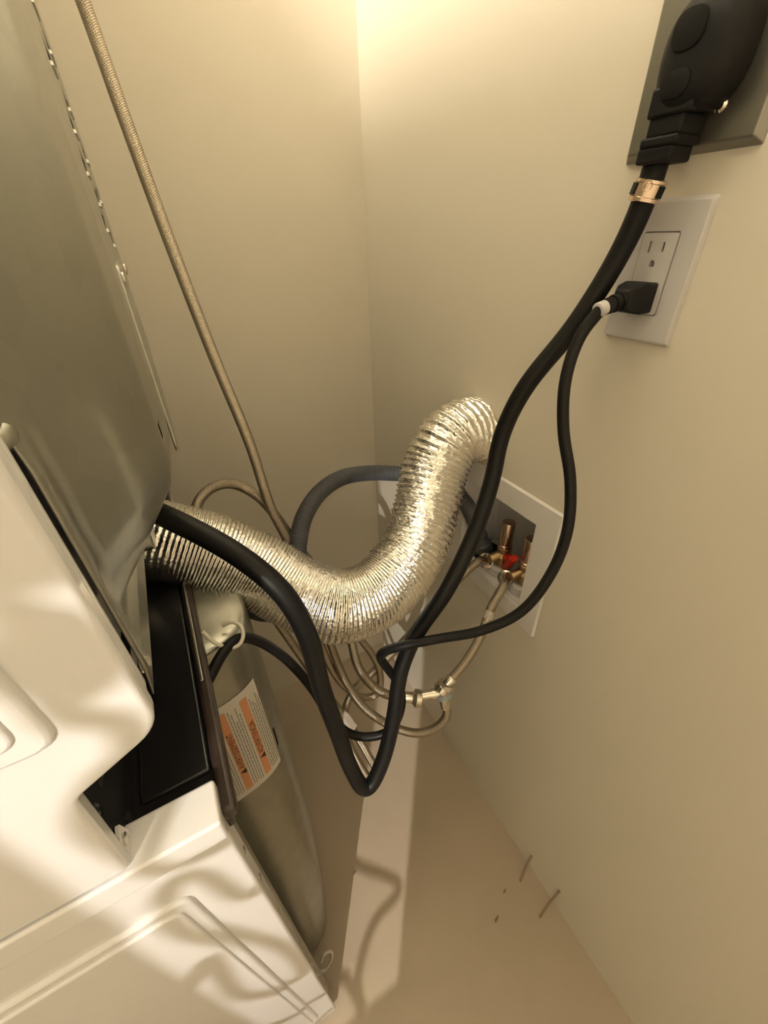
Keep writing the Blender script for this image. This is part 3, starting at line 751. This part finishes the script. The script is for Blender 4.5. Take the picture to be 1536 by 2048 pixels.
# washer cord with its angled plug
WASHER_CORD = [(-0.058, -0.614, 1.200), (-0.071, -0.608, 1.177), (-0.087, -0.615, 1.138), (-0.095, -0.632, 1.093), (-0.099, -0.657, 1.048), (-0.109, -0.676, 0.999), (-0.125, -0.681, 0.946), (-0.154, -0.676, 0.897), (-0.193, -0.657, 0.868), (-0.232, -0.631, 0.850), (-0.275, -0.607, 0.835), (-0.296, -0.591, 0.814), (-0.289, -0.594, 0.788), (-0.278, -0.608, 0.759), (-0.281, -0.621, 0.731), (-0.303, -0.626, 0.693), (-0.330, -0.617, 0.686), (-0.354, -0.604, 0.695), (-0.372, -0.585, 0.726), (-0.387, -0.567, 0.784), (-0.409, -0.553, 0.841), (-0.433, -0.546, 0.879), (-0.450, -0.551, 0.897), (-0.465, -0.561, 0.899), (-0.484, -0.582, 0.895), (-0.492, -0.588, 0.890), (-0.545, -0.600, 0.865)]
WC = empty('washer_power_cord', (-0.03, -0.615, 1.19), 'thin black washer cord from the white outlet looping to the washer back', 'power cord')
obj('jacket', tube(bmesh.new(), WASHER_CORD, 0.0059, n=16, ds=0.003, smooth=8), 'rubber', WC, smooth=80)
bm = bmesh.new()
# angled block plug body: near the wall wide, drawn in towards the cord
def ring_at(bm, c, hy, hz): return [bm.verts.new((c[0], c[1] + hy * sy, c[2] + hz * sz)) for (sy, sz) in ((-1, -1), (1, -1), (1, 1), (-1, 1))]
rr = [ring_at(bm, (-0.006, -0.6185, 1.2065), 0.0125, 0.0130), ring_at(bm, (-0.022, -0.6185, 1.2070), 0.0130, 0.0135),
      ring_at(bm, (-0.031, -0.6170, 1.2065), 0.0110, 0.0115), ring_at(bm, (-0.037, -0.6160, 1.2055), 0.0075, 0.0080)]
for a, b in zip(rr, rr[1:]):
    for i in range(4): bm.faces.new((a[i], a[(i + 1) % 4], b[(i + 1) % 4], b[i]))
bm.faces.new(rr[0]); bm.faces.new(list(reversed(rr[-1])))
obj('plug', bm, 'plug', WC, bevel=0.0022)
a0 = Vector((-0.034, -0.616, 1.2055)); a1 = Vector(WASHER_CORD[0])
dd = (a1 - a0).normalized(); ln = (a1 - a0).length
obj('strain_relief', lathe(bmesh.new(), a0, dd, [(0, 0.0085), (0.004, 0.0085), (0.0045, 0.0070), (0.007, 0.0070), (0.0075, 0.0082), (0.011, 0.0080), (0.0115, 0.0066), (0.014, 0.0066), (0.0145, 0.0076), (ln - 0.004, 0.0070)], 18), 'plug', WC)
obj('cord_sleeve', lathe(bmesh.new(), a1 - dd * 0.005, dd, [(0, 0.0060), (0.0005, 0.0067), (0.009, 0.0067), (0.0095, 0.0060)], 18), 'plate', WC, label='white printed sleeve on the cord')

# ---------------------------------------------------------------- white nylon clips on the washer back
CORD_RING = [(-0.480, -0.548, 0.924), (-0.474, -0.555, 0.911), (-0.464, -0.560, 0.901), (-0.452, -0.561, 0.896), (-0.444, -0.555, 0.901), (-0.443, -0.545, 0.907), (-0.451, -0.536, 0.910), (-0.461, -0.532, 0.905)]
cr = tube(bmesh.new(), CORD_RING, 0.0022, n=10, ds=0.002, smooth=6)
o = obj('cord_clip', cr, 'nylon', W, smooth=80, label='white nylon loop holding the thin cord')
ring = [(-0.500, -0.682, 0.085), (-0.492, -0.681, 0.066), (-0.480, -0.679, 0.078), (-0.471, -0.677, 0.112), (-0.4725, -0.676, 0.140), (-0.482, -0.677, 0.150), (-0.492, -0.680, 0.135)]
obj('hose_clip', tube(bmesh.new(), ring, 0.0026, n=10, ds=0.002, smooth=4), 'nylon', W, smooth=80)

# ---------------------------------------------------------------- litter along the wall foot
def sliver(name, a, b, r, label):
    tag(obj(name, tube(bmesh.new(), [a, tuple((Vector(a) + Vector(b)) / 2 + Vector((0, 0.002, 0.001))), b], r, n=6, ds=0.01, wf=0.5), 'wood', smooth=40), label, 'wood chip')
sliver('wood_sliver', (-0.041, -0.757, 0.001), (-0.001, -0.741, 0.052), 0.0022, 'shorter brown wood sliver leaning on the foot of the wall')
sliver('wood_sliver', (-0.046, -0.824, 0.001), (-0.001, -0.818, 0.076), 0.0022, 'longer brown wood sliver leaning on the foot of the wall')
for (x, y, s, l) in ((-0.132, -0.783, 0.006, 'small dark crumb lying on the floor near the slivers'), (-0.085, -0.755, 0.004, 'tiny dark flake on the floor touching the short sliver'), (-0.375, -0.559, 0.0045, 'small curled chip on the floor behind the washer')):
    bm = bmesh.new(); lathe(bm, (x - s, y, 0.0012), (1, 0.4, 0.15), [(0, s * 0.2), (s * 0.6, s * 0.45), (s * 1.5, s * 0.35), (s * 2.4, s * 0.1)], 8)
    tag(obj('floor_crumb', bm, 'wood'), l, 'debris')

# ---------------------------------------------------------------- unseen lead added in the slot to cast shadow bands on sides and floor
SHADOW_LEAD = [(-1.352, -1.915, 1.900), (-1.317, -1.912, 1.847), (-1.302, -1.900, 1.834), (-1.291, -1.888, 1.818), (-1.309, -1.912, 1.825), (-1.307, -1.900, 1.815), (-1.304, -1.888, 1.815), (-1.319, -1.912, 1.838), (-1.305, -1.900, 1.834), (-1.301, -1.888, 1.812), (-1.318, -1.912, 1.815), (-1.304, -1.900, 1.802), (-1.296, -1.888, 1.782), (-1.323, -1.912, 1.790), (-1.322, -1.900, 1.769), (-1.313, -1.888, 1.742), (-1.324, -1.912, 1.735), (-1.303, -1.900, 1.721), (-1.283, -1.888, 1.711), (-1.294, -1.912, 1.701), (-1.303, -1.900, 1.665), (-1.303, -1.888, 1.701), (-1.330, -1.912, 1.719), (-1.323, -1.900, 1.676), (-1.306, -1.888, 1.626), (-1.311, -1.912, 1.585), (-1.306, -1.900, 1.499), (-1.319, -1.888, 1.540), (-1.333, -1.912, 1.650), (-1.337, -1.900, 1.618), (-1.349, -1.888, 1.585), (-1.325, -1.900, 1.440), (-1.240, -1.900, 1.371), (-1.263, -1.894, 1.356), (-1.278, -1.900, 1.343), (-1.271, -1.894, 1.316), (-1.267, -1.900, 1.308), (-1.300, -1.900, 1.345), (-1.330, -1.910, 1.342), (-1.345, -1.915, 1.360)]
tag(obj('added_shadow_lead', tube(bmesh.new(), SHADOW_LEAD, 0.0036, n=10, ds=0.004, smooth=3), 'rubber', smooth=80), 'tangled thin black lead added in the wall slot to cast shadows', 'shadow caster')
